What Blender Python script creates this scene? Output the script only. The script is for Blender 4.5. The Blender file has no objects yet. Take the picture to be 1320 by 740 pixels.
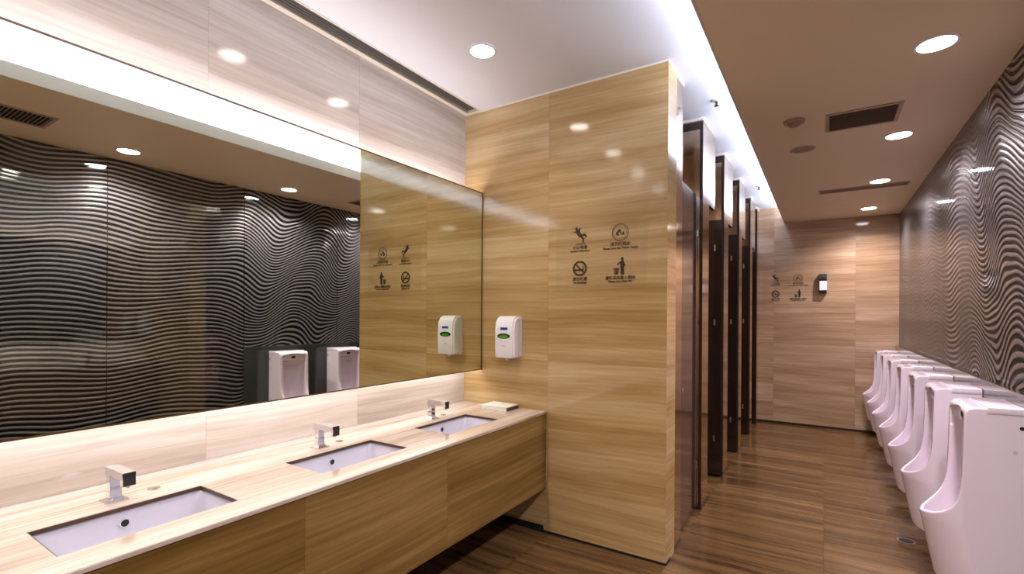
import bpy, bmesh, math, random
from mathutils import Vector, Matrix
random.seed(4)
C = bpy.context.scene.collection
PI = math.pi

# ------------------------------------------------------------------ dimensions (metres)
XW, XM, XP, XL, W = -2.339, -2.167, -0.794, -0.476, 0.804
YP, YF, YB = 2.970, 7.840, -1.700
ZC, ZL = 3.049, 2.824
XC = -1.610            # counter front
ZCT = 0.84
# ------------------------------------------------------------------ node helpers
def mat(name):
    m = bpy.data.materials.new(name); m.use_nodes = True
    nt = m.node_tree; b = nt.nodes['Principled BSDF']
    return m, nt, b
def simple(name, col, rough=0.5, metal=0.0, coat=0.0, spec=0.5):
    m, nt, b = mat(name)
    b.inputs['Base Color'].default_value = (*col, 1)
    b.inputs['Roughness'].default_value = rough
    b.inputs['Metallic'].default_value = metal
    b.inputs['Coat Weight'].default_value = coat
    b.inputs['Coat Roughness'].default_value = 0.04
    b.inputs['Specular IOR Level'].default_value = spec
    # faint procedural variation so that no surface is perfectly even
    n = nt.nodes.new('ShaderNodeTexNoise'); n.inputs['Scale'].default_value = 6; n.inputs['Detail'].default_value = 3
    r = nt.nodes.new('ShaderNodeMapRange'); r.inputs['To Min'].default_value = max(0, rough-0.03); r.inputs['To Max'].default_value = min(1, rough+0.05)
    nt.links.new(n.outputs['Fac'], r.inputs['Value']); nt.links.new(r.outputs['Result'], b.inputs['Roughness'])
    return m
def emit(name, col, s):
    m, nt, b = mat(name)
    b.inputs['Base Color'].default_value = (*col, 1)
    b.inputs['Emission Color'].default_value = (*col, 1)
    b.inputs['Emission Strength'].default_value = s
    return m
class N:
    def __init__(s, nt): s.nt = nt
    def new(s, t, **kw):
        n = s.nt.nodes.new(t)
        for k, v in kw.items(): setattr(n, k, v)
        return n
    def link(s, a, b): s.nt.links.new(a, b)
    def m(s, op, a, b=None, c=None):
        n = s.new('ShaderNodeMath', operation=op)
        for i, v in enumerate((a, b, c)):
            if v is None: continue
            if isinstance(v, (int, float)): n.inputs[i].default_value = v
            else: s.link(v, n.inputs[i])
        return n.outputs[0]
    def comb(s, x, y, z):
        n = s.new('ShaderNodeCombineXYZ')
        for i, v in enumerate((x, y, z)):
            if isinstance(v, (int, float)): n.inputs[i].default_value = v
            else: s.link(v, n.inputs[i])
        return n.outputs[0]
    def noise(s, vec, scale=1, detail=4, rough=0.55):
        n = s.new('ShaderNodeTexNoise'); n.inputs['Scale'].default_value = scale
        n.inputs['Detail'].default_value = detail; n.inputs['Roughness'].default_value = rough
        s.link(vec, n.inputs['Vector']); return n.outputs['Fac']
    def ramp(s, fac, stops):
        n = s.new('ShaderNodeValToRGB'); s.link(fac, n.inputs['Fac'])
        e = n.color_ramp.elements
        while len(e) > 1: e.remove(e[0])
        e[0].position = stops[0][0]; e[0].color = (*stops[0][1], 1)
        for p, c in stops[1:]:
            k = e.new(p); k.color = (*c, 1)
        return n.outputs['Color']
    def mix(s, fac, a, b, blend='MIX'):
        n = s.new('ShaderNodeMix', data_type='RGBA', blend_type=blend)
        for i, v in ((0, fac), (6, a), (7, b)):
            if isinstance(v, (int, float)): n.inputs[i].default_value = v
            elif isinstance(v, tuple): n.inputs[i].default_value = (*v, 1)
            else: s.link(v, n.inputs[i])
        return n.outputs[2]

def stone(name, lo, mid, hi, axis, joints_h=(), joints_z=(), joint=0.003, rough=0.10, bands=1.0, fz=1.0):
    """straight-grained limestone; axis = world axis the panel runs along ('x' or 'y')."""
    m, nt, b = mat(name); k = N(nt)
    geo = k.new('ShaderNodeNewGeometry'); sep = k.new('ShaderNodeSeparateXYZ'); k.link(geo.outputs['Position'], sep.inputs[0])
    u = sep.outputs[0] if axis == 'x' else sep.outputs[1]; z = sep.outputs[2]
    # the number of the panel shifts its veins
    cell = None; J = None
    for src, js in ((u, joints_h), (z, joints_z)):
        for i, j in enumerate(js):
            st = k.m('GREATER_THAN', src, j)
            st = k.m('MULTIPLY', st, 1.37 + 0.53*i + (0.31 if src is z else 0))
            cell = st if cell is None else k.m('ADD', cell, st)
            d = k.m('LESS_THAN', k.m('ABSOLUTE', k.m('SUBTRACT', src, j)), joint*0.5)
            J = d if J is None else k.m('MAXIMUM', J, d)
    if cell is None: cell = 0.0
    tilt = k.m('MULTIPLY', k.noise(k.comb(k.m('MULTIPLY', u, 0.5), cell, k.m('MULTIPLY', z, 0.7)), 1, 2), 0.10)
    zz = k.m('ADD', z, tilt)
    v1 = k.comb(k.m('MULTIPLY', u, 0.55), cell, k.m('MULTIPLY', zz, 9.0*fz))
    v2 = k.comb(k.m('MULTIPLY', u, 1.6), k.m('ADD', cell, 7.0), k.m('MULTIPLY', zz, 55.0*fz))
    v3 = k.comb(k.m('MULTIPLY', u, 0.35), k.m('ADD', cell, 3.0), k.m('MULTIPLY', zz, 2.2*fz))
    a = k.noise(v1, 1, 5, 0.6); c = k.noise(v2, 1, 4, 0.65); d = k.noise(v3, 1, 2, 0.5)
    f = k.m('ADD', k.m('ADD', k.m('MULTIPLY', a, 0.5*bands), k.m('MULTIPLY', c, 0.34)), k.m('MULTIPLY', d, 0.36))
    f = k.m('ADD', f, 0.25*(1-bands))
    col = k.ramp(f, [(0.44, lo), (0.60, mid), (0.76, hi)])
    if J is not None: col = k.mix(k.m('MULTIPLY', J, 0.30), col, tuple(x*0.6 for x in lo))
    k.link(col, b.inputs['Base Color'])
    b.inputs['Roughness'].default_value = rough
    b.inputs['Specular IOR Level'].default_value = 0.5
    if J is not None:
        bp = k.new('ShaderNodeBump'); bp.inputs['Distance'].default_value = 0.002; bp.inputs['Strength'].default_value = 0.4; bp.invert = True
        k.link(J, bp.inputs['Height']); k.link(bp.outputs[0], b.inputs['Normal'])
    return m

LO, MID, HI = (0.31, 0.175, 0.060), (0.47, 0.305, 0.130), (0.62, 0.455, 0.255)
M = {}
M['stone_left'] = stone('stone_mirror_wall', (0.39, 0.31, 0.245), (0.55, 0.46, 0.385), (0.71, 0.63, 0.555), 'y', (-0.6, 0.25, 1.105, 1.95), (1.9,))
M['stone_part'] = stone('stone_partition', LO, MID, HI, 'x', (-1.605,), (0.30, 1.19, 2.08))
M['stone_side'] = stone('stone_partition_end', LO, MID, HI, 'y', (), (0.30, 1.19, 2.08))
M['stone_far'] = stone('stone_far_wall', (0.26, 0.155, 0.085), (0.40, 0.265, 0.165), (0.58, 0.42, 0.30), 'x', (-0.60, 0.35), (0.30, 1.12, 1.75, 2.42))
M['stone_back'] = stone('stone_back_wall', LO, MID, HI, 'x', (-1.4, -0.5, 0.3), (0.9, 1.8))
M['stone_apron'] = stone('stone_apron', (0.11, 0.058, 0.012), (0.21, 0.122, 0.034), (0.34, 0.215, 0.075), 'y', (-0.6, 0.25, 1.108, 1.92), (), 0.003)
M['stone_stall'] = stone('stone_stall_divider', LO, MID, HI, 'x')

def floor_mat():
    m, nt, b = mat('floor_marble'); k = N(nt)
    geo = k.new('ShaderNodeNewGeometry'); sep = k.new('ShaderNodeSeparateXYZ'); k.link(geo.outputs['Position'], sep.inputs[0])
    x, y = sep.outputs[0], sep.outputs[1]
    tx = k.m('FLOOR', k.m('DIVIDE', k.m('ADD', x, 0.795), 0.80)); ty = k.m('FLOOR', k.m('DIVIDE', k.m('SUBTRACT', y, 0.17), 0.80))
    cell = k.m('ADD', k.m('MULTIPLY', tx, 0.7), k.m('MULTIPLY', ty, 1.9))
    yy = k.m('ADD', y, k.m('MULTIPLY', k.noise(k.comb(k.m('MULTIPLY', x, 0.9), k.m('MULTIPLY', y, 0.8), 2.0), 1, 2), 0.16))
    a = k.noise(k.comb(k.m('MULTIPLY', x, 0.5), k.m('MULTIPLY', yy, 11), cell), 1, 5, 0.62)
    c = k.noise(k.comb(k.m('MULTIPLY', x, 1.2), k.m('MULTIPLY', yy, 48), cell), 1, 4, 0.6)
    d = k.noise(k.comb(k.m('MULTIPLY', x, 0.4), k.m('MULTIPLY', yy, 3), cell), 1, 2)
    f = k.m('ADD', k.m('ADD', k.m('MULTIPLY', a, 0.55), k.m('MULTIPLY', c, 0.30)), k.m('MULTIPLY', d, 0.25))
    col = k.ramp(f, [(0.42, (0.040, 0.020, 0.007)), (0.52, (0.098, 0.052, 0.019)), (0.62, (0.152, 0.086, 0.036)), (0.74, (0.225, 0.14, 0.064))])
    jx = k.m('FRACT', k.m('DIVIDE', k.m('ADD', x, 0.795), 0.80)); jy = k.m('FRACT', k.m('DIVIDE', k.m('SUBTRACT', y, 0.17), 0.80))
    J = k.m('MAXIMUM', k.m('LESS_THAN', jx, 0.004), k.m('LESS_THAN', jy, 0.004))
    col = k.mix(k.m('MULTIPLY', J, 0.3), col, (0.03, 0.017, 0.009))
    k.link(col, b.inputs['Base Color'])
    r = k.m('ADD', 0.10, k.m('MULTIPLY', k.noise(k.comb(x, y, 0.0), 2.3, 4), 0.16)); k.link(r, b.inputs['Roughness'])
    b.inputs['Specular IOR Level'].default_value = 0.5
    return m
M['floor'] = floor_mat()

def counter_mat():
    m, nt, b = mat('counter_marble'); k = N(nt)
    geo = k.new('ShaderNodeNewGeometry'); sep = k.new('ShaderNodeSeparateXYZ'); k.link(geo.outputs['Position'], sep.inputs[0])
    x, y = sep.outputs[0], sep.outputs[1]
    xx = k.m('ADD', x, k.m('MULTIPLY', k.noise(k.comb(x, k.m('MULTIPLY', y, 0.7), 2.0), 1, 2), 0.10))
    a = k.noise(k.comb(k.m('MULTIPLY', xx, 9), k.m('MULTIPLY', y, 0.6), 0.0), 1, 5, 0.6)
    c = k.noise(k.comb(k.m('MULTIPLY', xx, 50), k.m('MULTIPLY', y, 1.6), 4.0), 1, 4, 0.6)
    f = k.m('ADD', k.m('MULTIPLY', a, 0.6), k.m('MULTIPLY', c, 0.4))
    col = k.ramp(f, [(0.36, (0.33, 0.235, 0.165)), (0.5, (0.52, 0.42, 0.34)), (0.66, (0.66, 0.58, 0.50))])
    k.link(col, b.inputs['Base Color']); b.inputs['Roughness'].default_value = 0.05
    return m
M['counter'] = counter_mat()

def wave_mat():
    """dark polished wall panels carved in wavy ridges about 36 mm apart"""
    m, nt, b = mat('carved_wave_panel'); k = N(nt)
    geo = k.new('ShaderNodeNewGeometry'); sep = k.new('ShaderNodeSeparateXYZ'); k.link(geo.outputs['Position'], sep.inputs[0])
    y, z = sep.outputs[1], sep.outputs[2]
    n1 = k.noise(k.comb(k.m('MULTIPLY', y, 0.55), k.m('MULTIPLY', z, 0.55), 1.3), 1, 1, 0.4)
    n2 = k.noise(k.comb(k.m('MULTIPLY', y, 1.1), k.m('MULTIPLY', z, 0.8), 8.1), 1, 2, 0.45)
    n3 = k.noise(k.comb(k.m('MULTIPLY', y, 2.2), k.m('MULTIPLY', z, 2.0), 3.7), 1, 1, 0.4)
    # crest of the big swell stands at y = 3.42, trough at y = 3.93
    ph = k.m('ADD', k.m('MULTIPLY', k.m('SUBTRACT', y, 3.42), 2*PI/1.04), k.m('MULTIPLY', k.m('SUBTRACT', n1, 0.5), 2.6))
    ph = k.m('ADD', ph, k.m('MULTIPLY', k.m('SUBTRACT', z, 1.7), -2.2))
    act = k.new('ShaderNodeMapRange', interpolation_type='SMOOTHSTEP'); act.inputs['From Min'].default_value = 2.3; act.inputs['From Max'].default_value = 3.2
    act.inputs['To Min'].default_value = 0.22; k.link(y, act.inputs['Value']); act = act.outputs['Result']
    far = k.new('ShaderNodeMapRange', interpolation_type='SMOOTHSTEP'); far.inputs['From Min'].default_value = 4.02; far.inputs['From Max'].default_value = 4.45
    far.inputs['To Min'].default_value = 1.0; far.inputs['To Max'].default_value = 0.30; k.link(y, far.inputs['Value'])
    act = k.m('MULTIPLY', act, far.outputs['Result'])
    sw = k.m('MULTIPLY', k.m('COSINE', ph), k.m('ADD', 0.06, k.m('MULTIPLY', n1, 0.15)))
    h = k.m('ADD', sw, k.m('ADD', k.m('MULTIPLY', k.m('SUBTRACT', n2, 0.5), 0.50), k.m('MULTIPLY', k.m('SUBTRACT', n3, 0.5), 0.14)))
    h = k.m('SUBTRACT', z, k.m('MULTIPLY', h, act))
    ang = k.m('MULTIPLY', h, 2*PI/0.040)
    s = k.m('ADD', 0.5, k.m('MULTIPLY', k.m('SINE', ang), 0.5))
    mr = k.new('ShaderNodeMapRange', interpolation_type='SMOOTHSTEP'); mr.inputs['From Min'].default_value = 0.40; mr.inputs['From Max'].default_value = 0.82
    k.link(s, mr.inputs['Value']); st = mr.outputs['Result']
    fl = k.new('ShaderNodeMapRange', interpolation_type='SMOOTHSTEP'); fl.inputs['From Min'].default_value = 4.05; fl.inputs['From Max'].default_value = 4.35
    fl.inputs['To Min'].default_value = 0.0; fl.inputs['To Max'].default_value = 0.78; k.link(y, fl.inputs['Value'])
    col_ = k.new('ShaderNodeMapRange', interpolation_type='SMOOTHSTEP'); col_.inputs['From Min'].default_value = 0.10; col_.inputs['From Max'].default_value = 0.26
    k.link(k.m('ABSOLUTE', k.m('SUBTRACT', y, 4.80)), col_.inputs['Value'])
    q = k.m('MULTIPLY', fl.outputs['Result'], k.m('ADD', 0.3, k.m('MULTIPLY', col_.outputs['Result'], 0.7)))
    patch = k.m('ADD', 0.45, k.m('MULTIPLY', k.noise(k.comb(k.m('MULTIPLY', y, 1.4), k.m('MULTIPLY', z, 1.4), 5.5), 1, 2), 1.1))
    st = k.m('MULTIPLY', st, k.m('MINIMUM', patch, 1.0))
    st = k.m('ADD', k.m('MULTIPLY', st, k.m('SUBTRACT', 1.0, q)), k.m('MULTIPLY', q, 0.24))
    cell = k.m('FLOOR', k.m('DIVIDE', k.m('SUBTRACT', y, 0.464), 1.163))
    jf = k.m('FRACT', k.m('DIVIDE', k.m('SUBTRACT', y, 0.464), 1.163))
    J = k.m('LESS_THAN', jf, 0.006)
    col = k.mix(st, (0.006, 0.006, 0.007), (0.23, 0.21, 0.22))
    col = k.mix(J, col, (0.008, 0.008, 0.008))
    k.link(col, b.inputs['Base Color'])
    k.link(k.m('MULTIPLY', st, 0.25), b.inputs['Metallic'])
    b.inputs['Roughness'].default_value = 0.30; b.inputs['Specular IOR Level'].default_value = 0.08
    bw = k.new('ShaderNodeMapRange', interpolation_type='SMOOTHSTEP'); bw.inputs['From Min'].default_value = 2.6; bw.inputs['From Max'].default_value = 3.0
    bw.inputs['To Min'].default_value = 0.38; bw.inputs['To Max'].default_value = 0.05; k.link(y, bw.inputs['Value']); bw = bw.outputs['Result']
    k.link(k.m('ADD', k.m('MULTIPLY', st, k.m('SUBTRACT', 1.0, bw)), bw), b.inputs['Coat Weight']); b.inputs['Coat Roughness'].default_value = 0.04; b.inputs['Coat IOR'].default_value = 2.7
    bp = k.new('ShaderNodeBump'); bp.inputs['Distance'].default_value = 0.006; k.link(k.m('MULTIPLY', k.m('SUBTRACT', 1.0, q), 0.6), bp.inputs['Strength'])
    k.link(s, bp.inputs['Height']); k.link(bp.outputs[0], b.inputs['Normal'])
    bc = k.new('ShaderNodeBump'); bc.inputs['Distance'].default_value = 0.002; bc.inputs['Strength'].default_value = 0.05
    k.link(s, bc.inputs['Height']); k.link(bc.outputs[0], b.inputs['Coat Normal'])
    return m
M['wave'] = wave_mat()
M['ledge'] = simple('dark_ledge_panel', (0.035, 0.042, 0.036), 0.08, 0, 0.6)
M['ceil'] = simple('white_ceiling_paint', (0.80, 0.80, 0.82), 0.7)
M['ceil_low'] = simple('taupe_ceiling_paint', (0.82, 0.65, 0.45), 0.55)
M['ceil_edge'] = simple('cream_ceiling_edge_paint', (0.72, 0.68, 0.62), 0.6)
M['ceramic'] = simple('white_glazed_ceramic', (0.85, 0.75, 0.85), 0.07, 0, 0.6)
M['basin'] = simple('white_basin_ceramic', (0.62, 0.60, 0.69), 0.08, 0, 0.5)
M['chrome'] = simple('polished_chrome', (0.80, 0.80, 0.84), 0.06, 1.0)
M['chrome_dark'] = simple('dark_spout_face', (0.05, 0.05, 0.06), 0.15, 0.6)
M['steel'] = simple('brushed_steel', (0.62, 0.58, 0.54), 0.25, 1.0)
M['black'] = simple('matte_black', (0.008, 0.008, 0.008), 0.4)
M['dark_trim'] = simple('dark_bronze_trim', (0.028, 0.016, 0.012), 0.18)
M['door'] = simple('dark_brown_lacquer', (0.022, 0.011, 0.009), 0.16, 0.0, 0.5)
M['door_reflect'] = simple('reflection_tinted_brown_lacquer', (0.060, 0.032, 0.033), 0.12, 0.0, 0.6)  # door lacquer lightened: reflected light on the first door put into its colour
M['bronze'] = simple('bronze_mirror_steel', (0.66, 0.52, 0.42), 0.10, 1.0)
M['white_plastic'] = simple('white_plastic', (0.84, 0.80, 0.82), 0.25)
M['grey_plastic'] = simple('grey_plastic', (0.55, 0.50, 0.53), 0.35)
M['green'] = simple('green_window', (0.07, 0.30, 0.03), 0.1, 0, 0.5)
M['green_dark'] = simple('dark_green_window', (0.010, 0.045, 0.008), 0.1, 0, 0.5)
M['blue'] = simple('blue_label', (0.03, 0.03, 0.42), 0.3)
M['faint_red'] = simple('faint_red_print', (0.65, 0.35, 0.33), 0.3)
M['print'] = simple('dark_brown_print', (0.05, 0.022, 0.012), 0.4)
M['cream'] = simple('cream_metal', (0.80, 0.72, 0.58), 0.4)
M['vent'] = simple('vent_metal', (0.30, 0.22, 0.15), 0.5)
M['vent_frame'] = simple('vent_frame_paint', (0.42, 0.29, 0.20), 0.5)
M['dark'] = simple('dark_void', (0.012, 0.009, 0.006), 0.8)
M['slat'] = simple('grey_slat', (0.20, 0.19, 0.175), 0.45)
M['mirror'], _nt, _b = mat('silvered_glass')
_b.inputs['Base Color'].default_value = (0.80, 0.83, 0.72, 1); _b.inputs['Metallic'].default_value = 1; _b.inputs['Roughness'].default_value = 0.0
M['mirror_edge'] = simple('mirror_edge', (0.10, 0.055, 0.02), 0.2)
def film_mat():
    m, nt, b = mat('clear_sign_film')
    b.inputs['Base Color'].default_value = (0.55, 0.42, 0.22, 1); b.inputs['Roughness'].default_value = 0.12
    b.inputs['Alpha'].default_value = 0.04
    return m
M['film'] = film_mat()
M['lamp_cool'] = emit('downlight_lens', (1.0, 0.96, 1.0), 30)
M['lamp_warm'] = emit('downlight_lens_warm', (1.0, 0.95, 0.88), 22)
M['led'] = emit('led_strip', (0.90, 0.94, 1.0), 4)
M['dark_edge'] = simple('dark_brown_cut_stone', (0.075, 0.040, 0.026), 0.3)
M['napkin'] = simple('white_paper', (0.85, 0.82, 0.74), 0.6)
M['dark_wood'] = simple('dark_wood', (0.06, 0.025, 0.012), 0.35)

# ------------------------------------------------------------------ mesh helpers
def box(bm, x0, x1, y0, y1, z0, z1):
    vs = [bm.verts.new((x, y, z)) for x in (x0, x1) for y in (y0, y1) for z in (z0, z1)]
    for f in ((0,1,3,2), (4,6,7,5), (0,4,5,1), (2,3,7,6), (0,2,6,4), (1,5,7,3)):
        bm.faces.new([vs[i] for i in f])
def B(*boxes, bevel=0, seg=2):
    bm = bmesh.new()
    for b in boxes: box(bm, *b)
    bmesh.ops.recalc_face_normals(bm, faces=bm.faces)
    if bevel: bmesh.ops.bevel(bm, geom=list(bm.edges), offset=bevel, segments=seg, profile=0.5, affect='EDGES')
    return bm
def cyl(bm, c, r, h, axis='z', n=32, r2=None):
    mt = Matrix.Translation(c)
    if axis == 'x': mt = mt @ Matrix.Rotation(PI/2, 4, 'Y')
    if axis == 'y': mt = mt @ Matrix.Rotation(PI/2, 4, 'X')
    bmesh.ops.create_cone(bm, cap_ends=True, segments=n, radius1=r, radius2=r if r2 is None else r2, depth=h, matrix=mt)
def ring(bm, c, r0, r1, h, axis='z', n=40):
    vs = []
    for i in range(n):
        a = 2*PI*i/n; ca, sa = math.cos(a), math.sin(a); row = []
        for r, t in ((r0, -h/2), (r1, -h/2), (r1, h/2), (r0, h/2)):
            p = (r*ca, r*sa, t) if axis == 'z' else (r*ca, t, r*sa)
            row.append(bm.verts.new((p[0]+c[0], p[1]+c[1], p[2]+c[2])))
        vs.append(row)
    for i in range(n):
        a, b = vs[i], vs[(i+1) % n]
        for j in range(4): bm.faces.new((a[j], b[j], b[(j+1) % 4], a[(j+1) % 4]))
    bmesh.ops.recalc_face_normals(bm, faces=bm.faces)
def prism(bm, pts, axis, a, b):
    """polygon pts extruded from a to b along axis; pts are the two other coordinates in xyz order"""
    def P(p, t):
        if axis == 'x': return (t, p[0], p[1])
        if axis == 'y': return (p[0], t, p[1])
        return (p[0], p[1], t)
    v0 = [bm.verts.new(P(p, a)) for p in pts]; v1 = [bm.verts.new(P(p, b)) for p in pts]
    n = len(pts); bm.faces.new(v0); bm.faces.new(v1[::-1])
    for i in range(n): bm.faces.new((v0[i], v0[(i+1) % n], v1[(i+1) % n], v1[i]))
    bmesh.ops.recalc_face_normals(bm, faces=bm.faces)
def obj(name, bm, m, parent=None, smooth=False, loc=None):
    me = bpy.data.meshes.new(name)
    if isinstance(bm, bpy.types.Mesh): me = bm; me.name = name
    else: bm.to_mesh(me); bm.free()
    me.materials.clear(); me.materials.append(m)
    if smooth:
        for p in me.polygons: p.use_smooth = True
    o = bpy.data.objects.new(name, me); C.objects.link(o)
    if loc: o.location = loc
    if parent: o.parent = parent
    return o
def tag(o, label, cat, group=None):
    o['label'] = label; o['category'] = cat
    if group: o['group'] = group
    return o
def thing(name, label, cat, loc=(0, 0, 0), group=None):
    o = bpy.data.objects.new(name, None); C.objects.link(o); o.location = loc; o.empty_display_size = 0.05
    return tag(o, label, cat, group)
def struct(name, bm, m):
    o = obj(name, bm, m); o['kind'] = 'structure'; return o
def smooth_angle(o, ang=35):
    me = o.data
    for p in me.polygons: p.use_smooth = True
    me.set_sharp_from_angle(angle=math.radians(ang))
def dup(root, loc, label=None):
    r = root.copy(); C.objects.link(r); r.location = loc
    if label: r['label'] = label
    for ch in list(root.children):
        c = ch.copy(); C.objects.link(c); c.parent = r
        for g in list(ch.children):
            d = g.copy(); C.objects.link(d); d.parent = c
    return r
def light(kind, name, parent, loc, energy, col, rot=(0, 0, 0), **kw):
    L = bpy.data.lights.new(name, kind); L.energy = energy; L.color = col
    for k, v in kw.items(): setattr(L, k, v)
    o = bpy.data.objects.new(name, L); C.objects.link(o); o.location = loc; o.rotation_euler = rot
    if parent: o.parent = parent
    return o

# ------------------------------------------------------------------ room shell
struct('floor', B((XW-0.1, W+0.1, YB-0.1, YF+0.1, -0.1, 0)), M['floor'])
struct('wall_left', B((XW-0.1, XW, YB, YF, 0, ZC+0.06)), M['stone_left'])
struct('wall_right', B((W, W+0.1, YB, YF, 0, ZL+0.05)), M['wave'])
struct('wall_far', B((XW-0.1, W+0.1, YF, YF+0.1, 0, ZC+0.1)), M['stone_far'])
struct('wall_back', B((XW-0.1, W+0.1, YB-0.1, YB, 0, ZC+0.1)), M['stone_back'])
pt = struct('wall_partition', B((XW, XP, YP, YP+0.20, 0, ZC)), M['stone_part'])
pt.data.materials.append(M['stone_side'])
for p in pt.data.polygons:
    if abs(p.normal.x) > 0.9: p.material_index = 1
struct('ceiling', B((-2.193, -0.20, YB, YP, ZC, ZC+0.08), (XW, -0.20, YP, YF, ZC, ZC+0.08), (XW, -2.193, YB, YP, ZC+0.06, ZC+0.08)), M['ceil'])
lc = struct('ceiling', B((XL+0.012, W, YB, YF, ZL, ZL+0.065)), M['ceil_low'])
struct('trim_1', B((XL, XL+0.012, YB, YF, ZL-0.004, ZL+0.085), bevel=0.002, seg=1), M['ceil_edge'])       # painted lip of the lowered ceiling
struct('trim_2', B((-0.245, -0.20, YB, YF, ZL+0.065, ZC+0.08)), M['ceil'])                               # back of the light cove
struct('trim_3', B((0.766, W, 2.79, YF, 0, 1.150), bevel=0.003, seg=1), M['ledge'])                       # low pipe casing behind the urinals
struct('trim_4', B((XW, XP+0.003, YP-0.003, YP+0.20, ZC-0.012, ZC)), M['cream'])                          # bright reveal on top of partition
struct('baseboard_partition', B((XC-0.02, XP+0.004, YP-0.004, YP+0.1, 0, 0.014)), M['black'])
struct('baseboard_left', B((XW, XC-0.02, YP-0.006, YP, 0, 0.045), (XW, XW+0.012, YB, YP, 0, 0.045)), M['black'])
struct('baseboard_far', B((XP, 0.766, YF-0.006, YF, 0, 0.03)), M['dark_trim'])
# door behind the camera
d1 = struct('door_1', B((-0.9, 0.0, YB, YB+0.045, 0, 2.15), bevel=0.004, seg=1), M['door'])
hb = bmesh.new(); cyl(hb, (-0.12, YB+0.085, 1.05), 0.012, 0.35, 'z'); box(hb, -0.13, -0.11, YB+0.04, YB+0.085, 0.92, 0.94); box(hb, -0.13, -0.11, YB+0.04, YB+0.085, 1.16, 1.18)
obj('door_handle', hb, M['steel'], d1)

# ------------------------------------------------------------------ slot diffuser beside the mirror wall
t = thing('slot_diffuser', 'long dark slatted air slot in white ceiling along the mirror wall', 'air vent', (XW, 0, ZC))
obj('frame', B((0.0, 0.034, YB+0.01, YP-0.005, -0.006, 0.05), (0.134, 0.146, YB+0.01, YP-0.005, -0.004, 0.05), (0.034, 0.134, YP-0.02, YP-0.005, -0.006, 0.05), bevel=0.001, seg=1), M['cream'], t)
sl = bmesh.new()
for i in range(5):
    x = 0.044 + i*0.0205
    prism(sl, [(x, 0.010), (x+0.004, 0.010), (x+0.013, 0.040), (x+0.009, 0.040)], 'y', YB+0.01, YP-0.021)
obj('slat', sl, M['slat'], t)
obj('backing', B((0.034, 0.134, YB+0.01, YP-0.021, 0.05, 0.055)), M['dark'], t)

# ------------------------------------------------------------------ counter, basins, taps
SINK = [0.69, 1.522, 2.33]; SX0, SX1, SH = -2.012, -1.742, 0.243
yc0 = YB+0.02
boxes = []
ys = [yc0]
for s in SINK: ys += [s-SH, s+SH]
ys.append(YP-0.002)
top_b = ZCT-0.014
for i in range(len(ys)-1):
    if i % 2 == 0: boxes.append((XW+0.002, XC, ys[i], ys[i+1], top_b, ZCT))
    else:
        boxes.append((XW+0.002, SX0, ys[i], ys[i+1], top_b, ZCT)); boxes.append((SX1, XC, ys[i], ys[i+1], top_b, ZCT))
ct = thing('washbasin_counter', 'long beige marble washbasin counter with deep wood-grained apron under the mirror', 'counter', (0, 0, 0))
wt = B(*boxes); bmesh.ops.remove_doubles(wt, verts=wt.verts, dist=1e-5)
inner = [f for f in wt.faces if False]
obj('worktop', wt, M['counter'], ct)
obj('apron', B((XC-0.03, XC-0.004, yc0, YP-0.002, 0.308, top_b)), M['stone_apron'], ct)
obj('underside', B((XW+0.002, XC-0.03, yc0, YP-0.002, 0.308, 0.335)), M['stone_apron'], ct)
obj('edge_rim', B((XC-0.004, XC+0.003, yc0, YP-0.002, top_b, ZCT), bevel=0.001, seg=1), M['counter'], ct)
cut = []
for s_ in SINK:
    e = 0.003
    cut += [(SX0, SX0+e, s_-SH, s_+SH, top_b, ZCT-0.0012), (SX1-e, SX1, s_-SH, s_+SH, top_b, ZCT-0.0012), (SX0+e, SX1-e, s_-SH, s_-SH+e, top_b, ZCT-0.0012), (SX0+e, SX1-e, s_+SH-e, s_+SH, top_b, ZCT-0.0012)]
    obj('cutout_edge', B(*cut), M['dark_edge'], ct); cut = []
names = ['nearest to the left edge', 'in the middle of the counter', 'beside the soap dispenser wall']
def rrect(cx, cy, hx, hy, r, n=6):
    P = []
    for sx, sy, a0 in ((1, 1, 0), (-1, 1, 90), (-1, -1, 180), (1, -1, 270)):
        for i in range(n+1):
            a = math.radians(a0 + 90*i/n)
            P.append((cx+sx*(hx-r)+r*math.cos(a), cy+sy*(hy-r)+r*math.sin(a)))
    return P
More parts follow.
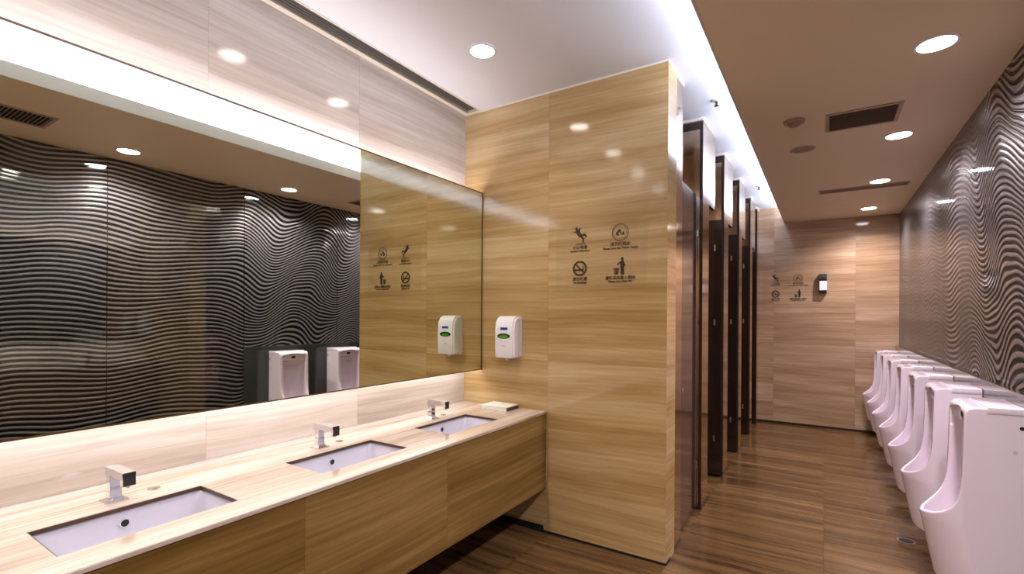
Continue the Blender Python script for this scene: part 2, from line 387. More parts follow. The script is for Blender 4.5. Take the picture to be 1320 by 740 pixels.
def make_basin(y, label):
    cx = (SX0+SX1)/2
    t = thing('washbasin', label, 'sink', (cx, y, top_b), 'undermount washbasins')
    bm = bmesh.new(); hx, hy = (SX1-SX0)/2, SH
    lv = [(hx+0.03, hy+0.03, 0.02, -0.001), (hx+0.006, hy+0.006, 0.02, -0.001), (hx, hy, 0.025, -0.012), (hx-0.006, hy-0.010, 0.03, -0.075), (hx-0.014, hy-0.02, 0.035, -0.115), (hx-0.035, hy-0.04, 0.04, -0.132), (hx-0.08, hy-0.12, 0.04, -0.138), (0.03, 0.03, 0.028, -0.140)]
    rows = [[bm.verts.new((p[0], p[1], z)) for p in rrect(0, 0, a, b, r)] for a, b, r, z in lv]
    n = len(rows[0])
    for i in range(len(rows)-1):
        for j in range(n): bm.faces.new((rows[i][j], rows[i][(j+1) % n], rows[i+1][(j+1) % n], rows[i+1][j]))
    bm.faces.new(rows[-1])
    # outer skin, 8 mm outside, gives the bowl its thickness
    out = [[bm.verts.new((p[0], p[1], z-0.010)) for p in rrect(0, 0, a+(0 if i == 0 else 0.009), b+(0 if i == 0 else 0.009), r)] for i, (a, b, r, z) in enumerate(lv)]
    for i in range(len(out)-1):
        for j in range(n): bm.faces.new((out[i][j], out[i+1][j], out[i+1][(j+1) % n], out[i][(j+1) % n]))
    bm.faces.new(out[-1][::-1])
    for j in range(n): bm.faces.new((rows[0][j], out[0][j], out[0][(j+1) % n], rows[0][(j+1) % n]))
    bmesh.ops.recalc_face_normals(bm, faces=bm.faces)
    o = obj('bowl', bm, M['basin'], t); smooth_angle(o, 50)
    b2 = bmesh.new(); cyl(b2, (-hx+0.0045, 0.0, -0.042), 0.012, 0.005, 'x', 24); o = obj('overflow_hole', b2, M['black'], t)
    b3 = bmesh.new(); ring(b3, (0, 0, 0), 0.012, 0.016, 0.005, 'z', 28)
    for v in b3.verts: v.co = Vector((v.co.z-hx+0.005, v.co.y, v.co.x-0.042))
    obj('overflow_ring', b3, M['chrome'], t)
    b4 = B((-0.025, 0.025, -0.025, 0.025, -0.1395, -0.136), bevel=0.001, seg=1); obj('drain_plate', b4, M['steel'], t)
    return t
bl = ['white rectangular washbasin nearest the camera, sunk in the beige counter',
      'white rectangular washbasin in the middle of the three, between the other two basins',
      'white rectangular washbasin farthest along the counter, beside the dispenser wall']
b0 = make_basin(SINK[0], bl[0])
for i in (1, 2): dup(b0, ((SX0+SX1)/2, SINK[i], top_b), bl[i])

def make_tap(y, label):
    t = thing('basin_tap', label, 'faucet', (-2.108, y, ZCT), 'chrome basin taps')
    bm = bmesh.new()
    rows = []
    for z, h in ((0.0, 0.026), (0.004, 0.026), (0.012, 0.0185), (0.05, 0.0165), (0.10, 0.0175)):
        rows.append([bm.verts.new((sx*h*0.9, sy*h, z)) for sx, sy in ((-1,-1), (1,-1), (1,1), (-1,1))])
    for a, b in zip(rows, rows[1:]):
        for j in range(4): bm.faces.new((a[j], a[(j+1) % 4], b[(j+1) % 4], b[j]))
    bm.faces.new(rows[0][::-1]); bm.faces.new(rows[-1]); bmesh.ops.recalc_face_normals(bm, faces=bm.faces)
    bmesh.ops.bevel(bm, geom=list(bm.edges), offset=0.0015, segments=2, affect='EDGES')
    obj('post', bm, M['chrome'], t)
    obj('base_plate', B((-0.032, 0.034, -0.034, 0.034, 0, 0.005), bevel=0.0015, seg=1), M['chrome'], t)
    sp = bmesh.new(); prism(sp, [(-0.024, 0.085), (-0.020, 0.120), (0.128, 0.120), (0.128, 0.072), (0.112, 0.072), (0.104, 0.090), (0.02, 0.092)], 'y', -0.0195, 0.0195)
    bmesh.ops.bevel(sp, geom=list(sp.edges), offset=0.0018, segments=2, affect='EDGES')
    obj('spout', sp, M['chrome'], t)
    obj('sensor_face', B((0.1275, 0.1295, -0.0175, 0.0175, 0.075, 0.117)), M['chrome_dark'], t)
    n = bmesh.new(); cyl(n, (0.117, 0, 0.070), 0.006, 0.006, 'z', 16); obj('nozzle', n, M['steel'], t)
    return t
tl = ['square chrome tap behind the nearest washbasin', 'square chrome tap behind the middle washbasin', 'square chrome tap behind the farthest washbasin']
TY = [0.693, 1.525, 2.347]
t0 = make_tap(TY[0], tl[0])
for i in (1, 2): dup(t0, (-2.108, TY[i], ZCT), tl[i])
dl = ['small flat metal disc on counter right of the nearest tap', 'small flat metal disc on counter right of the middle tap', 'small flat metal disc on counter right of the farthest tap']
for i in range(3):
    bm = bmesh.new(); cyl(bm, (0, 0, 0.002), 0.020, 0.004, 'z', 28)
    cyl(bm, (0, 0, 0.005), 0.012, 0.002, 'z', 28)
    o = obj('counter_cap', bm, M['steel'], None, loc=(-2.118, TY[i]+0.125, ZCT)); tag(o, dl[i], 'cap', 'metal caps on the counter')

# white box of paper at the end of the counter
t = thing('tissue_box', 'flat white tissue box with dark end, on counter against the partition wall', 'tissue box', (-1.935, 2.875, ZCT))
obj('box', B((-0.11, 0.10, -0.075, 0.078, 0.0, 0.022), bevel=0.002, seg=1), M['napkin'], t)
obj('lid', B((-0.112, 0.102, -0.077, 0.08, 0.022, 0.028), bevel=0.002, seg=1), M['napkin'], t)
obj('dark_end', B((0.100, 0.106, -0.073, 0.076, 0.0, 0.021)), M['dark_wood'], t)
t.rotation_euler.z = math.radians(0)

# ------------------------------------------------------------------ mirror
mt = thing('wall_mirror', 'very long backlit mirror over the washbasin counter', 'mirror', (XM, 0, 1.092))
MY0, MY1, MZ = YB+0.05, YP-0.003, 2.4225-1.092
obj('glass', B((-0.0005, 0.0, MY0, MY1, 0.006, MZ-0.006)), M['mirror'], mt)
obj('edge_frame', B((-0.014, 0.0015, MY0, MY1, 0.0, 0.006), (-0.014, 0.0015, MY0, MY1, MZ-0.007, MZ), (-0.014, 0.0015, MY1-0.012, MY1, 0.006, MZ-0.007), (-0.014, 0.0015, MY0, MY0+0.006, 0.006, MZ-0.007)), M['mirror_edge'], mt)
obj('backing_board', B((-0.014, -0.001, MY0, MY1-0.012, 0.006, MZ-0.007)), M['white_plastic'], mt)
obj('casing', B((XW-XM+0.001, -0.014, MY0, MY1, 0.10, MZ-0.10)), M['ceil'], mt)
obj('light_strip', B((-0.045, -0.030, MY0, MY1, 0.085, 0.095)), M['led'], mt)
obj('light_strip', B((-0.045, -0.030, MY0, MY1, MZ-0.095, MZ-0.085)), M['led'], mt)
ylen = MY1-MY0-0.1; ymid = (MY0+MY1)/2
light('AREA', 'mirror_glow', mt, (-0.085, ymid, 0.095), 15, (0.95, 0.95, 1.0), (0, 0, 0), shape='RECTANGLE', size=0.12, size_y=ylen)
light('AREA', 'mirror_glow', mt, (-0.085, ymid, MZ-0.095), 15, (0.98, 0.92, 1.0), (PI, 0, 0), shape='RECTANGLE', size=0.12, size_y=ylen)

# ------------------------------------------------------------------ soap dispenser on the partition wall
t = thing('soap_dispenser', 'white automatic soap dispenser with green window on the beige wall above counter', 'soap dispenser', (-1.8975, YP, 1.20))
pr = [(0, 0), (-0.100, 0), (-0.108, 0.010), (-0.112, 0.10), (-0.112, 0.20), (-0.104, 0.255), (-0.082, 0.284), (-0.05, 0.296), (0, 0.298)]
bm = bmesh.new(); prism(bm, pr, 'x', -0.082, 0.082)
bmesh.ops.bevel(bm, geom=[e for e in bm.edges if abs(e.verts[0].co.x-e.verts[1].co.x) < 1e-5 and min(e.verts[0].co.y, e.verts[1].co.y) < -0.02], offset=0.012, segments=3, affect='EDGES')
o = obj('housing', bm, M['white_plastic'], t); smooth_angle(o, 40)
obj('seam', B((-0.0835, 0.0835, -0.046, -0.043, 0.004, 0.285)), M['grey_plastic'], t)
def ellipse(cx, cz, a, b, n=32): return [(cx+a*math.cos(2*PI*i/n), cz+b*math.sin(2*PI*i/n)) for i in range(n)]
bm = bmesh.new(); prism(bm, ellipse(-0.002, 0.155, 0.053, 0.019), 'y', -0.1145, -0.105); w = obj('window', bm, M['green_dark'], t)
bm = bmesh.new(); prism(bm, ellipse(-0.002, 0.150, 0.036, 0.012), 'y', -0.1152, -0.110); obj('soap_level', bm, M['green'], w)
obj('logo_label', B((-0.030, 0.030, -0.1135, -0.110, 0.198, 0.216), bevel=0.001, seg=1), M['blue'], t)
obj('red_print', B((-0.018, 0.012, -0.1130, -0.110, 0.085, 0.089), (-0.010, 0.004, -0.1130, -0.110, 0.077, 0.080)), M['faint_red'], t)
bm = bmesh.new(); cyl(bm, (0, -0.062, -0.008), 0.012, 0.02, 'z', 20, 0.016); obj('nozzle', bm, M['grey_plastic'], t)

# ------------------------------------------------------------------ signs
def text_mesh(s, size):
    cu = bpy.data.curves.new('sign_text', 'FONT'); cu.body = s; cu.size = size; cu.align_x = 'CENTER'; cu.extrude = 0.0004; cu.offset = 0.0005; cu.resolution_u = 2
    o = bpy.data.objects.new('sign_text', cu); C.objects.link(o)
    bpy.context.view_layer.update()
    me = bpy.data.meshes.new_from_object(o.evaluated_get(bpy.context.evaluated_depsgraph_get()))
    bpy.data.objects.remove(o)
    me.transform(Matrix.Rotation(PI/2, 4, 'X'))
    return me
def limb(bm, a, b, r, y0=-0.0012, y1=0.0, n=8, r2=None):
    """capsule-like stroke in the xz plane"""
    r2 = r if r2 is None else r2
    d = Vector((b[0]-a[0], b[1]-a[1])); L = d.length; an = math.atan2(d.y, d.x); P = []
    for i in range(n+1):
        q = an + PI/2 + PI*i/n; P.append((a[0]+r*math.cos(q), a[1]+r*math.sin(q)))
    for i in range(n+1):
        q = an - PI/2 + PI*i/n; P.append((b[0]+r2*math.cos(q), b[1]+r2*math.sin(q)))
    prism(bm, P, 'y', y0, y1)
def make_sign(label, loc):
    t = thing('notice_sign', label, 'sign', loc)
    y = -0.0022
    obj('film', B((-0.315, 0.315, -0.002, -0.0002, -0.215, 0.215)), M['film'], t)
    def P(name, bm, cx, cz):
        o = obj(name, bm, M['print'], t, loc=(cx, y, cz)); return o
    # slipping figure
    bm = bmesh.new(); prism(bm, ellipse(-0.026, 0.050, 0.010, 0.010, 16), 'y', -0.001, 0)
    for a, b, r in (((-0.020, 0.032), (0.002, 0.004), 0.013), ((-0.018, 0.030), (-0.044, 0.030), 0.004), ((-0.012, 0.034), (0.000, 0.052), 0.004),
                    ((0.002, 0.004), (0.036, 0.008), 0.006), ((0.036, 0.008), (0.045, -0.006), 0.005), ((0.002, 0.002), (0.026, -0.022), 0.006), ((0.026, -0.022), (0.022, -0.040), 0.005), ((-0.034, -0.052), (0.04, -0.050), 0.002)):
        limb(bm, a, b, r, -0.001, 0)
    P('slipping_figure', bm, -0.139, 0.150)
    # ring with hand under water
    bm = bmesh.new(); ring(bm, (0, -0.0005, 0), 0.051, 0.055, 0.001, 'y')
    ring(bm, (0, -0.0005, 0), 0.042, 0.0435, 0.001, 'y')
    for a, b, r in (((-0.022, -0.004), (-0.004, 0.014), 0.007), ((-0.004, 0.014), (0.006, -0.008), 0.004), ((-0.024, -0.012), (-0.012, -0.014), 0.005), ((0.014, -0.014), (0.022, 0.004), 0.003), ((0.022, 0.004), (0.022, -0.016), 0.003)): limb(bm, a, b, r, -0.001, 0)
    P('round_pictogram', bm, 0.139, 0.152)
    # no smoking ring
    bm = bmesh.new(); ring(bm, (0, -0.0005, 0), 0.038, 0.051, 0.001, 'y')
    limb(bm, (-0.030, 0.030), (0.030, -0.030), 0.005, -0.001, 0); limb(bm, (-0.032, -0.010), (0.020, -0.010), 0.006, -0.001, 0); limb(bm, (0.027, -0.008), (0.020, 0.018), 0.003, -0.001, 0)
    P('no_smoking_ring', bm, -0.139, -0.065)
    # figure at a litter bin
    bm = bmesh.new(); prism(bm, ellipse(0.014, 0.049, 0.009, 0.010, 16), 'y', -0.001, 0)
    for a, b, r in (((0.014, 0.028), (0.014, -0.002), 0.012), ((0.006, 0.030), (-0.016, 0.014), 0.0045), ((0.020, 0.030), (0.032, 0.006), 0.0045), ((0.010, -0.004), (0.009, -0.046), 0.0055), ((0.020, -0.004), (0.021, -0.046), 0.0055)): limb(bm, a, b, r, -0.001, 0)
    for a, b in (((-0.042, -0.012), (-0.036, -0.046)), ((-0.036, -0.046), (-0.016, -0.046)), ((-0.016, -0.046), (-0.010, -0.012)), ((-0.042, -0.012), (-0.010, -0.012)), ((-0.030, -0.014), (-0.028, -0.044)), ((-0.022, -0.014), (-0.023, -0.044))): limb(bm, a, b, 0.0022, -0.001, 0, 4)
    P('litter_figure', bm, 0.139, -0.065)
    for s, size, cx, cz in (('\u5c0f\u5fc3\u5730\u6ed1', 0.027, -0.139, 0.066), ('Caution Wet Floor', 0.0185, -0.139, 0.046),
                            ('\u8bf7\u8282\u7ea6\u7528\u6c34', 0.027, 0.139, 0.070), ('Please Save the Water Supply', 0.0195, 0.139, 0.048),
                            ('\u8bf7\u52ff\u5438\u70df', 0.027, -0.139, -0.144), ('No Smoking', 0.0185, -0.139, -0.164),
                            ('\u8bf7\u5c06\u5783\u573e\u6295\u5165\u7bb1\u5185', 0.025, 0.139, -0.144), ('Please Use Litter Bin', 0.0185, 0.139, -0.164)):
        obj('caption', text_mesh(s, size), M['print'], t, loc=(cx, y, cz))
    return t
s0 = make_sign('clear notice sheet of four dark pictograms on the beige wall left of the stalls', (-1.228, YP, 1.880))
dup(s0, (-0.440, YF, 1.893), 'clear notice sheet of four dark pictograms on the far end wall, beside the small dispenser')

# air freshener on the far wall
t = thing('air_freshener', 'small black and white dispenser box on the far end wall', 'dispenser', (-0.012, YF, 1.83))
pr = [(0, 0), (-0.055, 0), (-0.070, 0.012), (-0.074, 0.20), (-0.058, 0.255), (0, 0.262)]
bm = bmesh.new(); prism(bm, pr, 'x', -0.044, 0.044); o = obj('housing', bm, M['black'], t)
obj('white_front', B((-0.040, 0.0455, -0.080, -0.006, 0.035, 0.160), bevel=0.003, seg=2), M['white_plastic'], t)
bm = bmesh.new(); cyl(bm, (0, -0.0745, 0.195), 0.012, 0.006, 'y', 20); obj('nozzle', bm, M['chrome_dark'], t)

# ------------------------------------------------------------------ urinals
def boolean_mesh():
    def tmp(bm, n):
        me = bpy.data.meshes.new(n); bm.to_mesh(me); bm.free(); o = bpy.data.objects.new(n, me); C.objects.link(o); return o
    hw = 0.168
    # local frame: x = distance measured from the wall casing towards the room is negative; x here is (world X)
    front = [(0.470, 0.235), (0.452, 0.32), (0.432, 0.43), (0.415, 0.515), (0.417, 0.530), (0.432, 0.538), (0.462, 0.555), (0.492, 0.578), (0.515, 0.606), (0.531, 0.640), (0.541, 0.690), (0.547, 0.76), (0.551, 0.90), (0.554, 1.045), (0.559, 1.068), (0.573, 1.082), (0.592, 1.087), (0.765, 1.092)]
    back = [(0.765, 0.200), (0.545, 0.200), (0.500, 0.205), (0.480, 0.216)]
    bm = bmesh.new(); prism(bm, front + back, 'y', -hw, hw); A = tmp(bm, 'a')
    pl = []
    for i in range(33):
        s = -1 + 2*i/32; yy = hw*math.sin(s*PI/2)*1.001
        pl.append((0.552-0.136*max(0, 1-abs(yy/hw)**1.7)**0.72, yy))
    pl += [(0.80, hw*1.001), (0.80, -hw*1.001)]
    bm = bmesh.new(); rows = []
    for z, dx in ((0.10, 0.066), (0.205, 0.062), (0.235, 0.056), (0.32, 0.038), (0.43, 0.018), (0.515, 0.001), (0.54, 0.0), (1.2, 0.0)):
        rows.append([bm.verts.new((x+(dx if x < 0.78 else 0), y, z)) for x, y in pl])
    for a, b in zip(rows, rows[1:]):
        for j in range(len(pl)): bm.faces.new((a[j], a[(j+1) % len(pl)], b[(j+1) % len(pl)], b[j]))
    bm.faces.new(rows[0][::-1]); bm.faces.new(rows[-1]); bmesh.ops.recalc_face_normals(bm, faces=bm.faces); Bo = tmp(bm, 'b')
    # cavity
    cw = 0.140; bm = bmesh.new(); rows = []
    for z, xb, sc in ((0.400, 0.60, 0.35), (0.408, 0.655, 0.72), (0.43, 0.685, 0.90), (0.47, 0.70, 1.0), (0.75, 0.705, 1.0), (0.93, 0.690, 1.0), (0.975, 0.660, 1.0), (0.992, 0.600, 1.0), (0.996, 0.50, 1.0)):
        row = []
        for i in range(25):
            s = -1+2*i/24; yy = cw*math.sin(s*PI/2)
            xf = 0.552-0.108*max(0, 1-abs(yy/cw)**1.7)**0.72
            if z > 0.9: xf = min(xf, 0.45)
            if z > 0.64: xf = xf-0.05
            cxm = 0.56
            row.append(bm.verts.new((cxm+(xf-cxm)*sc if sc < 1 else xf, yy*sc, z)))
        n2 = 12
        for i in range(1, n2):
            a = PI*i/n2; yy = cw*math.cos(a); xx = 0.56+(xb-0.56)*math.sin(a)**0.6 if xb > 0.56 else 0.56*0+0.56
            row.append(bm.verts.new((xx, yy*sc, z)))
        rows.append(row)
    n = len(rows[0])
    for a, b in zip(rows, rows[1:]):
        for j in range(n): bm.faces.new((a[j], a[(j+1) % n], b[(j+1) % n], b[j]))
    bm.faces.new(rows[0][::-1]); bm.faces.new(rows[-1]); bmesh.ops.recalc_face_normals(bm, faces=bm.faces)
    Cv = tmp(bm, 'c')
    # hood front set back between the two cheeks
    bm = bmesh.new(); pts = [(-0.140, 0.95)] + [(-0.140*math.cos(PI*i/10) if False else -0.14+0.28*i/10, 1.045+0.022*math.sin(PI*i/10)) for i in range(11)] + [(0.140, 0.95)]
    prism(bm, pts, 'x', 0.40, 0.576); D = tmp(bm, 'd')
    for o2, op in ((Bo, 'INTERSECT'), (Cv, 'DIFFERENCE'), (D, 'DIFFERENCE')):
        md = A.modifiers.new('b', 'BOOLEAN'); md.object = o2; md.operation = op; md.solver = 'EXACT'
    md = A.modifiers.new('r', 'REMESH'); md.mode = 'VOXEL'; md.voxel_size = 0.0045; md.use_smooth_shade = True
    md = A.modifiers.new('s', 'SMOOTH'); md.factor = 0.5; md.iterations = 3
    bpy.context.view_layer.update()
    me = bpy.data.meshes.new_from_object(A.evaluated_get(bpy.context.evaluated_depsgraph_get()))
    for o in (A, Bo, Cv, D): bpy.data.objects.remove(o)
    me.transform(Matrix.Translation((-0.744, 0, 0)))
    for p in me.polygons: p.use_smooth = True
    return me
UX = 0.744
def make_urinal(y, label):
    t = thing('urinal', label, 'urinal', (UX, y, 0.0), 'white urinals along the wave wall')
    obj('body', boolean_mesh(), M['ceramic'], t, smooth=True)
    o = obj('lid', B((-0.112, 0.020, -0.1705, 0.1705, 1.066, 1.096), bevel=0.004, seg=3), M['ceramic'], t); smooth_angle(o)
    obj('lid_seam', B((-0.113, 0.020, -0.1695, 0.1695, 1.063, 1.067)), M['grey_plastic'], t)
    obj('sensor_window', B((-0.1700, -0.160, -0.024, 0.024, 1.016, 1.040), bevel=0.002, seg=1), M['black'], t)
    for x, z in ((0.001, 1.01), (-0.02, 0.90)):
        for s in (-1, 1):
            bm = bmesh.new(); cyl(bm, (x, s*0.168, z), 0.008, 0.004, 'y', 16); obj('screw_cap', bm, M['grey_plastic'] if z < 1 else M['dark_trim'], t)
    bm = bmesh.new(); cyl(bm, (-0.16, 0, 0.402), 0.03, 0.008, 'z', 24); obj('drain_cover', bm, M['steel'], t)
    bm = bmesh.new(); cyl(bm, (-0.055, 0, 0.965), 0.014, 0.02, 'z', 20); obj('water_inlet', bm, M['chrome'], t)
    return t
od = ['nearest', 'second nearest', 'third nearest', 'middle', 'fifth nearest', 'second farthest', 'farthest']
ex = ['cut by the right edge of the photo', 'just behind the big front one', 'counted from the camera', 'fourth of the seven', 'third from the end wall', 'one away from the end wall', 'close to the stone end wall']
u0 = None
for i in range(7):
    y = 3.215 + 0.737*i
    lab = 'white ceramic urinal, %s in the row, %s' % (od[i], ex[i])
    if u0 is None: u0 = make_urinal(y, lab)
    else: dup(u0, (UX, y, 0), lab)

# floor drain
t = thing('floor_drain', 'small dark round floor drain on brown floor beside the second nearest urinal', 'drain', (0.473, 4.184, 0))
bm = bmesh.new(); ring(bm, (0, 0, 0.002), 0.040, 0.052, 0.004); obj('rim', bm, M['steel'], t)
bm = bmesh.new(); cyl(bm, (0, 0, 0.001), 0.040, 0.002); obj('grate', bm, M['black'], t)

# ------------------------------------------------------------------ toilet stalls
PY = [(3.172, 3.345), (3.97, 4.235), (4.93, 5.20), (5.90, 6.15), (6.88, 7.12), (7.62, 7.838)]
DIV = ['beside the beige partition wall', 'first dark divider past the partition wall', 'second dark divider past the partition wall', 'third dark divider past the partition wall', 'fourth dark divider, next to last', 'against the far end wall']
for i, (a, b) in enumerate(PY):
    t = thing('stall_divider', 'tall dark glossy toilet stall pilaster, ' + DIV[i], 'stall divider', (XP, a, 0), 'toilet stall dividers')
    d = b-a
    obj('pilaster', B((-0.20, -0.004, 0.004, d-0.002, 0, ZC-0.002)), M['bronze'], t)
    if 0 < i < 5: obj('header_panel', B((-0.030, -0.004, d-0.002, d+0.26, 2.42, ZC-0.002)), M['bronze'], t)
    if i: obj('edge_trim', B((-0.024, 0.0, 0.0, 0.010, 0, ZC-0.03), (-0.20, -0.024, 0.0, 0.006, ZC-0.09, ZC-0.03), bevel=0.001, seg=1), M['dark_trim'], t)
    obj('head_trim', B((-0.20, 0.004, 0.0, d, ZC-0.022, ZC-0.001)), M['ceil_edge'], t)
    if 0 < i < 5: obj('divider_panel', B((-1.54, -0.20, 0.07, d-0.07, 0, 2.45)), M['stone_stall'], t)
    obj('kick_plate', B((-0.20, -0.002, 0.002, d-0.001, 0.0, 0.03)), M['dark_trim'], t)
SD = ['first stall, nearest the camera', 'second stall from the camera', 'third stall from the camera', 'fourth stall from the camera', 'last stall by the end wall']
dz0 = 0.02
d0 = None
def make_door(loc, lab, dm=None):
    dm = dm or M['door']
    t = thing('stall_door', lab, 'stall door', loc, 'open stall doors')
    lf = obj('leaf', B((-0.62, 0.0, -0.042, -0.004, dz0, 2.41), bevel=0.002, seg=1), dm, t)
    for z in (0.33, 1.42, 2.12):
        bm = B((-0.070, -0.052, -0.046, -0.041, z, z+0.055), bevel=0.001, seg=1); cyl(bm, (-0.060, -0.049, z+0.0275), 0.005, 0.055, 'z', 14)
        obj('hinge', bm, M['steel'], t)
    bm = bmesh.new(); cyl(bm, (-0.57, -0.075, 1.05), 0.022, 0.025, 'y', 24); cyl(bm, (-0.57, -0.05, 1.05), 0.008, 0.03, 'y', 12)
    obj('knob', bm, M['steel'], t)
    return t
for i in range(1, 6):
    loc = (XP-0.010, PY[i][0]-0.004, 0); lab = 'dark brown toilet stall door standing open in the ' + SD[i-1]
    if i == 1:
        t = thing('stall_door', 'glossy dark brown toilet stall door, purplish reflected light in its colour, shut, next to the beige partition wall', 'stall door', (XP, PY[1][0], 0))
        y0 = PY[0][1]-PY[1][0]+0.004
        obj('leaf', B((-0.072, -0.036, y0, -0.004, 0.02, 2.44), bevel=0.002, seg=1), M['door_reflect'], t)
        for z in (0.33, 1.42, 2.12):
            bm = B((-0.037, -0.032, -0.030, -0.012, z, z+0.055), bevel=0.001, seg=1); cyl(bm, (-0.030, -0.021, z+0.0275), 0.005, 0.055, 'z', 14)
            obj('hinge', bm, M['steel'], t)
        bm = bmesh.new(); cyl(bm, (-0.014, y0+0.05, 1.0), 0.016, 0.018, 'x', 24); cyl(bm, (-0.030, y0+0.05, 1.0), 0.007, 0.018, 'x', 12)
        obj('knob', bm, M['steel'], t)
    elif d0 is None: d0 = make_door(loc, lab)
    else: dup(d0, loc, lab)

# ------------------------------------------------------------------ ceiling fittings
def make_down(loc, lab, grp, m, r, energy, col, cone):
    t = thing('downlight', lab, 'ceiling light', loc, grp)
    bm = bmesh.new(); ring(bm, (0, 0, -0.003), r, r+0.014, 0.008); obj('rim', bm, M['white_plastic'], t)
    bm = bmesh.new(); cyl(bm, (0, 0, -0.001), r, 0.004); obj('lens', bm, m, t)
    light('SPOT', 'beam', t, (0, 0, -0.012), energy, col, (0, 0, 0), spot_size=math.radians(cone), spot_blend=0.9, shadow_soft_size=0.06)
    return t
LDY = [-1.14, 0.26, 1.655, 3.07, 4.47, 5.87, 7.27]
LN = ['behind the camera by the entrance', 'near the camera over the wave wall', 'shining in the mirror between camera and urinals', 'largest, over the first urinal', 'second in the row of the lowered ceiling', 'third in the row of the lowered ceiling', 'last before the far end wall']
d0 = None
for i, y in enumerate(LDY):
    lab = 'round recessed downlight in taupe ceiling, ' + LN[i]
    if d0 is None: d0 = make_down((0.450, y, ZL), lab, 'downlights over the urinals', M['lamp_cool'], 0.075, 175, (1.0, 0.88, 0.91), 150)
    else: dup(d0, (0.450, y, ZL), lab)
UDY = [2.300, 1.545, 0.79, 0.03, -0.73]
UN = ['over the farthest washbasin', 'mirrored left on the wall above the mirror', 'over the nearest washbasin', 'over the counter behind the camera', 'over the counter near the entrance']
d0 = None
for i, y in enumerate(UDY):
    lab = 'round recessed downlight in white ceiling, ' + UN[i]
    if d0 is None: d0 = make_down((-1.690, y, ZC), lab, 'downlights over the counter', M['lamp_warm'], 0.07, 44, (1.0, 0.90, 0.78), 130)
    else: dup(d0, (-1.690, y, ZC), lab)

SN = ['first', 'second', 'third', 'fourth', 'last']
d0 = None
for i in range(5):  # unseen lamps added to brighten the stall interiors and the pilaster reflections
    y = (PY[i][1]+PY[i+1][0])/2; lab = 'added unseen fill downlight in white ceiling inside the %s toilet stall' % SN[i]
    if d0 is None: d0 = make_down((-1.45, y, ZC), lab, 'added fill lights in the stalls', M['lamp_warm'], 0.06, 28, (1.0, 0.87, 0.70), 140)
    else: dup(d0, (-1.45, y, ZC), lab)
def vent(lab, loc, hx, hy, along='y'):
    t = thing('ceiling_vent', lab, 'air vent', loc)
    f = 0.022
    obj('frame', B((-hx-f, hx+f, -hy-f, -hy, -0.008, 0), (-hx-f, hx+f, hy, hy+f, -0.008, 0), (-hx-f, -hx, -hy, hy, -0.008, 0), (hx, hx+f, -hy, hy, -0.008, 0), bevel=0.0015, seg=1), M['vent_frame'], t)
    obj('backing', B((-hx, hx, -hy, hy, -0.0015, 0)), M['dark'], t)
    n = 20
    bm = bmesh.new()
    for i in range(n):
        c = -hy+(i+0.5)*2*hy/n
        prism(bm, [(c-0.004, -0.0075), (c-0.001, -0.0075), (c+0.006, -0.002), (c+0.003, -0.002)], 'x', -hx, hx)
    obj('slat', bm, M['vent'], t)
    return t
vent('dark rectangular slatted vent in the taupe ceiling between two downlights', (0.205, 3.955, ZL), 0.18, 0.155)
vent('dark rectangular slatted vent in the taupe ceiling, seen only in the mirror', (0.217, 0.88, ZL), 0.135, 0.225)
t = thing('linear_vent', 'thin dark air slot across the taupe ceiling near the far wall', 'air vent', (0.325, 6.10, ZL))
obj('frame', B((-0.375, 0.375, -0.075, -0.055, -0.006, 0), (-0.375, 0.375, 0.055, 0.075, -0.006, 0), (-0.375, -0.36, -0.055, 0.055, -0.006, 0), (0.36, 0.375, -0.055, 0.055, -0.006, 0)), M['vent_frame'], t)
obj('backing', B((-0.36, 0.36, -0.055, 0.055, -0.001, 0)), M['dark'], t)
obj('slat', B((-0.36, 0.36, -0.03, -0.022, -0.005, -0.001), (-0.36, 0.36, -0.004, 0.004, -0.005, -0.001), (-0.36, 0.36, 0.022, 0.03, -0.005, -0.001)), M['vent'], t)
t = thing('smoke_detector', 'round cream smoke detector on the taupe ceiling left of the vent', 'smoke detector', (-0.175, 3.79, ZL))
bm = bmesh.new(); cyl(bm, (0, 0, -0.008), 0.062, 0.016, 'z', 32, 0.066); obj('base', bm, M['vent_frame'], t)
bm = bmesh.new(); cyl(bm, (0, 0, -0.026), 0.030, 0.020, 'z', 28, 0.048); obj('sensor_head', bm, M['vent'], t)
t = thing('ceiling_speaker', 'flat dark round speaker disc on the taupe ceiling beyond the smoke detector', 'speaker', (-0.148, 4.46, ZL))
bm = bmesh.new(); ring(bm, (0, 0, -0.002), 0.078, 0.088, 0.004); obj('rim', bm, M['vent_frame'], t)
bm = bmesh.new(); cyl(bm, (0, 0, -0.001), 0.078, 0.004); obj('grille', bm, M['vent'], t)
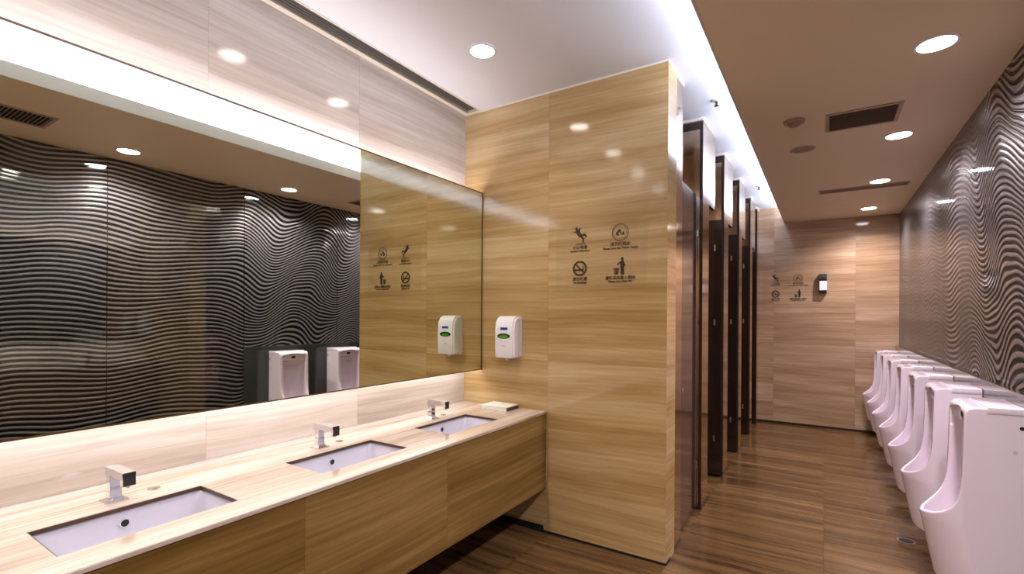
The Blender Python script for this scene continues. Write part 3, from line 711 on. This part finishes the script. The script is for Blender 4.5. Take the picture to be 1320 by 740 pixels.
def sprinkler(lab, loc):
    t = thing('sprinkler', lab, 'sprinkler', loc, 'ceiling sprinklers')
    bm = bmesh.new(); cyl(bm, (0, 0, -0.004), 0.030, 0.008, 'z', 24); obj('cover_plate', bm, M['cream'], t)
    bm = bmesh.new(); cyl(bm, (0, 0, -0.022), 0.008, 0.030, 'z', 12); cyl(bm, (0, 0, -0.038), 0.016, 0.003, 'z', 16); obj('head', bm, M['dark_trim'], t)
    return t
s = sprinkler('small sprinkler head on the white ceiling above the first stall', (-0.655, 3.72, ZC))
dup(s, (-0.655, 6.42, ZC), 'small sprinkler head on the white ceiling above the fourth stall')

# ------------------------------------------------------------------ cove light on top of the lowered ceiling
t = thing('cove_light', 'long white light strip hidden above the edge of the lowered ceiling', 'light strip', (-0.33, 0, ZL+0.066))
obj('tube', B((-0.012, 0.012, YB+0.05, YF-0.05, 0.012, 0.03), bevel=0.004, seg=2), M['led'], t)
obj('channel', B((-0.02, 0.02, YB+0.05, YF-0.05, 0.0, 0.012)), M['white_plastic'], t)
ym = (YB+YF)/2
light('AREA', 'cove_glow', t, (-0.02, ym, 0.034), 108, (0.66, 0.76, 1.0), (PI, math.radians(-12), 0), shape='RECTANGLE', size=0.06, size_y=YF-YB-0.2)

# ------------------------------------------------------------------ world, camera, view
w = bpy.data.worlds.new('world'); bpy.context.scene.world = w; w.use_nodes = True
w.node_tree.nodes['Background'].inputs[0].default_value = (0.05, 0.05, 0.05, 1)
cam = bpy.data.cameras.new('camera'); co = bpy.data.objects.new('camera', cam); C.objects.link(co)
cam.sensor_width = 36; cam.sensor_fit = 'HORIZONTAL'; cam.lens = 36*627.74/1320; cam.shift_y = (406.814-370)/1320; cam.clip_start = 0.02
co.matrix_world = Matrix.Translation((0, 0, 1.5)) @ Matrix.Rotation(math.radians(32.63), 4, 'Z') @ Matrix.Rotation(PI/2, 4, 'X') @ Matrix.Rotation(math.radians(0.3493), 4, 'Z')
sc = bpy.context.scene; sc.camera = co
vs = sc.view_settings; vs.view_transform = 'Standard'; vs.look = 'None'; vs.gamma = 1; vs.exposure = 0.0; vs.use_curve_mapping = False
